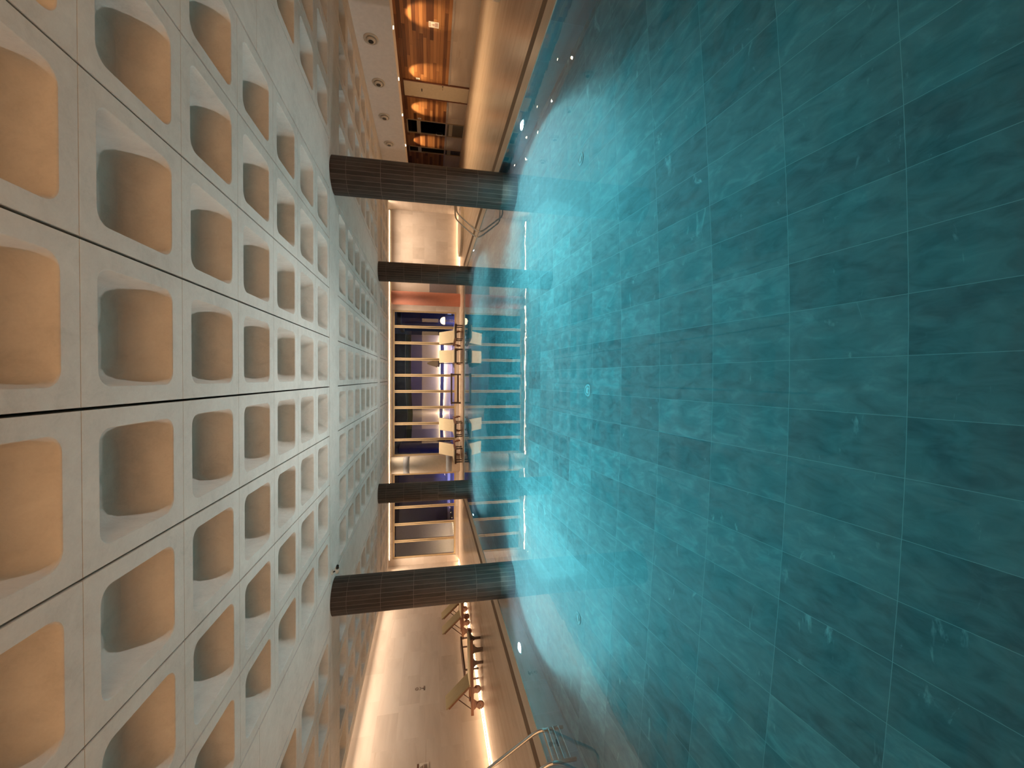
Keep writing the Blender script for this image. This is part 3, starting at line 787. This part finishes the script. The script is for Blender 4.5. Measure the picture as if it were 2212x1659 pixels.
# ------------------------------------------------------------------ sun loungers
def lounger(mat_cloth, flat=False):
    """x runs from head (0) to foot (2.0), y across, z up"""
    root = empty('sun_lounger')
    b = MB()
    for s in (-1, 1): MB().box(0.0, 2.02, s * 0.33 - 0.02, s * 0.33 + 0.02, 0.29, 0.37).build('side_rail', 'teak', root, bevel=0.006)
    for x in (0.10, 0.72, 1.30, 1.96): MB().box(x - 0.02, x + 0.02, -0.31, 0.31, 0.30, 0.345).build('cross_bar', 'darkteak', root)
    b = MB()
    for i in range(14): b.box(0.76 + i * 0.09, 0.83 + i * 0.09, -0.31, 0.31, 0.345, 0.362)
    b.build('seat_slats', 'teak', root)
    for x in (1.75, 1.38):
        for s in (-1, 1):
            lg = MB(); lg.prism([(x - 0.03, 0.0), (x + 0.03, 0.0), (x + 0.035, 0.17), (x + 0.07, 0.24), (x + 0.13, 0.29), (x - 0.13, 0.29), (x - 0.07, 0.24), (x - 0.035, 0.17)], s * 0.33 - 0.018, s * 0.33 + 0.018)
            lg.build('leg', 'darkteak', root)
    for s in (-1, 1):
        br = MB(); br.prism([(0.22, 0.11), (0.34, 0.11), (0.35, 0.2), (0.42, 0.29), (0.14, 0.29), (0.21, 0.2)], s * 0.33 - 0.018, s * 0.33 + 0.018)
        br.build('wheel_bracket', 'teak', root)
        wh = MB().lathe([(0.02, -0.028), (0.10, -0.028), (0.108, -0.02), (0.108, 0.02), (0.10, 0.028), (0.02, 0.028)], (0.28, s * 0.375, 0.108), 28, axis='y', smooth=False)
        w = wh.build('wheel', 'teak', root)
        MB().lathe([(0.018, -0.036), (0.018, 0.036)], (0.28, s * 0.375, 0.108), 12, axis='y').build('hub', 'darkteak', w)
    # back, hinged at x = 0.74, leaning towards the head
    ang = math.radians(0 if flat else 50)
    R = Matrix.Translation((0.74, 0, 0.37)) @ Matrix.Rotation(ang, 4, 'Y') @ Matrix.Scale(-1, 4, Vector((1, 0, 0)))
    R = Matrix.Translation((0.74, 0, 0.37)) @ Matrix.Rotation(ang, 4, 'Y')
    def bk(b, x0, x1, y0, y1, z0, z1): b.box(-x1, -x0, y0, y1, z0, z1, 0, R)
    b = MB()
    bk(b, 0.0, 0.80, -0.31, -0.27, 0, 0.035); bk(b, 0.0, 0.80, 0.27, 0.31, 0, 0.035)
    for i in range(8): bk(b, 0.03 + i * 0.095, 0.10 + i * 0.095, -0.27, 0.27, 0.008, 0.026)
    b.build('backrest_frame', 'teak', root)
    if not flat:
        top = R @ Vector((-0.48, 0, 0.0))
        for s in (-1, 1): MB().tube([(top.x, s * 0.24, top.z), (0.10, s * 0.24, 0.33)], 0.014, 8).build('back_prop', 'darkteak', root)
    b = MB(); bk(b, -0.02, 0.86, -0.315, 0.315, 0.038, 0.082)
    b.build('back_cushion', mat_cloth, root, bevel=0.02, seg=3)
    b = MB(); b.box(0.74, 2.0, -0.315, 0.315, 0.365, 0.41)
    b.build('seat_cushion', 'towel', root, bevel=0.018, seg=3)
    return root
def place(o, head, foot):
    d = Vector(foot) - Vector(head)
    o.location = (head[0], head[1], 0); o.rotation_euler = (0, 0, math.atan2(d.y, d.x))
k0 = lounger('shaded_beige')
GL = 'wheeled teak loungers by the left wall'
place(k0, (-9.70, 11.82), (-7.66, 12.12)); tag(k0, 'wheeled teak lounger with beige back raised, coloured dark for shade, nearest one below the wall pictogram', 'sun lounger', GL)
o = copy_tree(k0); place(o, (-9.72, 15.3), (-7.7, 15.62)); tag(o, 'wheeled teak lounger with raised beige back, coloured dark for shade, just past the low wall bench', 'sun lounger', GL)
o = copy_tree(k0); place(o, (-9.72, 16.25), (-7.7, 16.57)); tag(o, 'wheeled teak lounger half hidden behind the nearer dark column', 'sun lounger', GL)
GF = 'cream-covered loungers before the windows'
t0 = lounger('towel')
place(t0, (1.99, 21.45), (2.23, 19.4)); tag(t0, 'cream-covered lounger nearest the terracotta pillar, its back tilted askew', 'sun lounger', GF)
for h, f, lab in (((1.09, 21.45), (1.05, 19.4), 'cream-covered lounger of the close pair, nearer the bench'),
                  ((-2.34, 21.45), (-2.52, 19.4), 'single cream-covered lounger next to the teak bench frame'),
                  ((-3.58, 21.45), (-3.76, 19.4), 'cream-covered lounger in front of the cream pillar')):
    o = copy_tree(t0); place(o, h, f); tag(o, lab, 'sun lounger', GF)

# benches
bn = empty('teak_bench', (-0.55, 20.9, 0))
MB().box(-0.78, 0.78, -0.17, 0.17, 0.43, 0.50).build('seat', 'darkteak', bn, bevel=0.006)
b = MB(); b.box(-0.72, 0.72, -0.15, -0.10, 0.10, 0.17); b.build('stretcher', 'darkteak', bn)
MB().box(-0.72, 0.72, 0.10, 0.15, 0.10, 0.17).build('stretcher', 'darkteak', bn)
for sx in (-1, 1):
    for sy in (-1, 1): MB().box(sx * 0.72 - 0.035, sx * 0.72 + 0.035, sy * 0.13 - 0.028, sy * 0.13 + 0.028, 0, 0.43).build('leg', 'darkteak', bn)
tag(bn, 'low dark teak bench frame standing alone before the middle panes', 'bench')
bn = empty('low_bench', (-9.45, 13.65, 0))
MB().box(-0.20, 0.20, -0.86, 0.86, 0.41, 0.46).build('seat', 'darkteak', bn, bevel=0.006)
for sx in (-1, 1):
    for sy in (-1, 1): MB().box(sx * 0.16 - 0.02, sx * 0.16 + 0.02, sy * 0.8 - 0.02, sy * 0.8 + 0.02, 0, 0.41).build('leg', 'darkteak', bn)
tag(bn, 'long dark slim bench against the left wall between raised loungers', 'bench')

# ------------------------------------------------------------------ outside the windows (night garden)
struct(MB().box(-14, 12, YF + 0.4, 25.0, -0.3, -0.02).build('terrace', 'outground'), 'paved terrace outside the windows')
struct(MB().box(-14, 12, 25.0, 44, -0.3, -0.06).build('garden_pool', 'outpool'), 'blue-lit garden pool outside')
# curved garden wall: pieces bow away near the fourth mullion
pts = [(3.2, 31.3), (2.6, 31.15), (0.5, 31.0), (-1.0, 31.6), (-2.2, 33.0), (-2.9, 34.2), (-3.6, 33.2), (-4.7, 31.6)]
def bez(p, n=6):
    out = []
    for i in range(len(p) - 1):
        p0 = p[max(0, i - 1)]; p1 = p[i]; p2 = p[i + 1]; p3 = p[min(len(p) - 1, i + 2)]
        for k in range(n):
            t = k / n
            out.append(tuple(0.5 * ((2 * p1[j]) + (-p0[j] + p2[j]) * t + (2 * p0[j] - 5 * p1[j] + 4 * p2[j] - p3[j]) * t * t + (-p0[j] + 3 * p1[j] - 3 * p2[j] + p3[j]) * t ** 3) for j in (0, 1)))
    return out + [p[-1]]
cv = bez(pts)
def wallstrip(name, off0, z0, z1, mat, parent, thick=0.3):
    b = MB()
    for (x0, y0), (x1, y1) in zip(cv, cv[1:]):
        b.add([(x0, y0 - off0, z0), (x1, y1 - off0, z0), (x1, y1 - off0, z1), (x0, y0 - off0, z1), (x0, y0 + thick, z0), (x1, y1 + thick, z0), (x1, y1 + thick, z1), (x0, y0 + thick, z1)],
              [(0, 1, 2, 3), (4, 7, 6, 5), (3, 2, 6, 7), (0, 4, 5, 1)])
    return b.build(name, mat, parent)
gw = empty('garden_wall', (0, 0, 0)); tag(gw, 'pale curved garden wall lit from its foot, seen through the windows', 'wall', kind='thing')
wallstrip('wall_face', 0.0, -0.06, 2.9, 'outwall', gw)
wallstrip('ledge', 0.16, 0.50, 0.76, 'outgrey', gw, -0.12)
wallstrip('roof_edge', 0.4, 3.3, 4.6, 'outdark', gw)
wallstrip('planting_band', 0.02, 2.9, 3.3, 'leaf', gw)
b = MB()
for (x0, y0), (x1, y1) in zip(cv, cv[1:]): b.quad((x0, y0 - 0.10, 0.60), (x1, y1 - 0.10, 0.60), (x1, y1 - 0.03, 0.60), (x0, y0 - 0.03, 0.60))
o = b.build('wall_light', 'outled', fix=False); tag(o, 'warm light line along the ledge of the curved garden wall', 'light strip')
o = MB().box(-10, 6, 25.15, 25.2, -0.02, 0.01).build('pool_fill_strip', 'outblue'); tag(o, 'added blue fill strip along the near rim of the garden pool', 'light strip')
for x in (-7.5, -4.0, -0.5, 3.0):  # blue spots added above the rim to colour the garden pool
    l = bpy.data.lights.new('blue_fill_beam', 'SPOT'); l.energy = 900.0; l.color = (0.26, 0.30, 1.0); l.spot_size = math.radians(60); l.spot_blend = 0.8; l.shadow_soft_size = 0.05
    k = bpy.data.objects.new('blue_fill_beam', l); COL.objects.link(k); k.parent = o; k.location = (x, 25.2, 0.50); k.rotation_euler = (math.radians(74), 0, 0)
p = empty('pavilion', (-7.6, 29.0, 0))
MB().box(-3.0, 2.7, 0, 3, -0.06, 3.6).build('wall', 'outblock', p)
b = MB(); b.box(0.6, 1.5, -0.05, 0, 0.5, 2.6); b.box(1.8, 2.6, -0.05, 0, 0.5, 2.2); b.build('shutter', 'outnavy', p)
MB().box(-3.2, 2.9, -0.4, 3.2, 3.6, 3.9).build('roof', 'outdark', p)
MB().box(-3.0, 2.7, -0.12, 0, 0.12, 0.3).build('plinth', 'outwall', p)
tag(p, 'dark pavilion with navy shutters outside, beyond the loungers by the cream pillar', 'building', kind='thing')
p = empty('pavilion', (4.6, 28.6, 0))
MB().box(-0.9, 3.2, 0, 3, -0.06, 3.4).build('wall', 'outblock', p)
b = MB(); b.box(-0.7, -0.1, -0.05, 0, 0.5, 2.2); b.box(0.7, 1.5, -0.05, 0, 0.5, 2.4); b.build('shutter', 'outnavy', p)
MB().box(-1.2, 3.4, -1.2, 3.2, 3.4, 3.65).build('roof', 'outdark', p)
b = MB()
for i in range(5): b.box(-0.2 + i * 0.34, -0.02 + i * 0.34, -0.08, -0.03, 0.1, 0.34)
b.build('lit_opening', 'pale_sky_glow', p)
tag(p, 'dark pavilion outside, past the window pane next to the terracotta pillar', 'building', kind='thing')
ln = empty('garden_lantern', (3.72, 27.0, 0.0))
MB().lathe([(0.24, 0.58), (0.25, 0.66), (0.20, 0.80), (0.10, 0.87), (0.01, 0.89)], n=28).build('lamp_shade', 'lantern', ln)
MB().lathe([(0.03, -0.02), (0.03, 0.58)], n=12).build('stem', 'outdark', ln)
tag(ln, 'domed glowing lantern on the terrace, seen through the pane by the terracotta pillar', 'lantern')
um = empty('patio_parasol', (0.92, 26.6, -0.02))
MB().lathe([(0.025, 0.0), (0.025, 1.15)], n=12).build('pole', 'outgrey', um)
MB().lathe([(0.05, 1.72), (0.12, 1.55), (0.19, 1.30), (0.26, 1.12), (0.20, 1.05), (0.24, 0.98), (0.10, 0.93)], n=16).build('folded_canopy', 'outdark', um)
MB().lathe([(0.28, 0.0), (0.26, 0.06), (0.06, 0.10)], n=24).build('base', 'outgrey', um)
tag(um, 'dark folded patio parasol outside, seen between the loungers and the bench', 'parasol')
# side screen on the left of the terrace
p = MB().box(-12.8, -9.2, 26.2, 26.5, -0.05, 3.6).build('garden_screen', 'outwall'); tag(p, 'pale flat garden screen outside the panes at the left corner', 'wall', kind='thing')
o = MB().box(-12, -9.4, 25.3, 25.32, 0.0, 0.012).build('screen_light', 'outled'); tag(o, 'light line at the foot of the pale garden screen', 'light strip')

# ------------------------------------------------------------------ lamp light that leaves the water reaches the ceiling
wtr.cycles.is_caustics_caster = True
for o in bpy.data.objects:
    if o.type == 'MESH' and o.name.split('.')[0] in ('coffered_panels', 'ceiling_beam', 'wall_left', 'wall_far', 'trim_4'):
        o.cycles.is_caustics_receiver = True
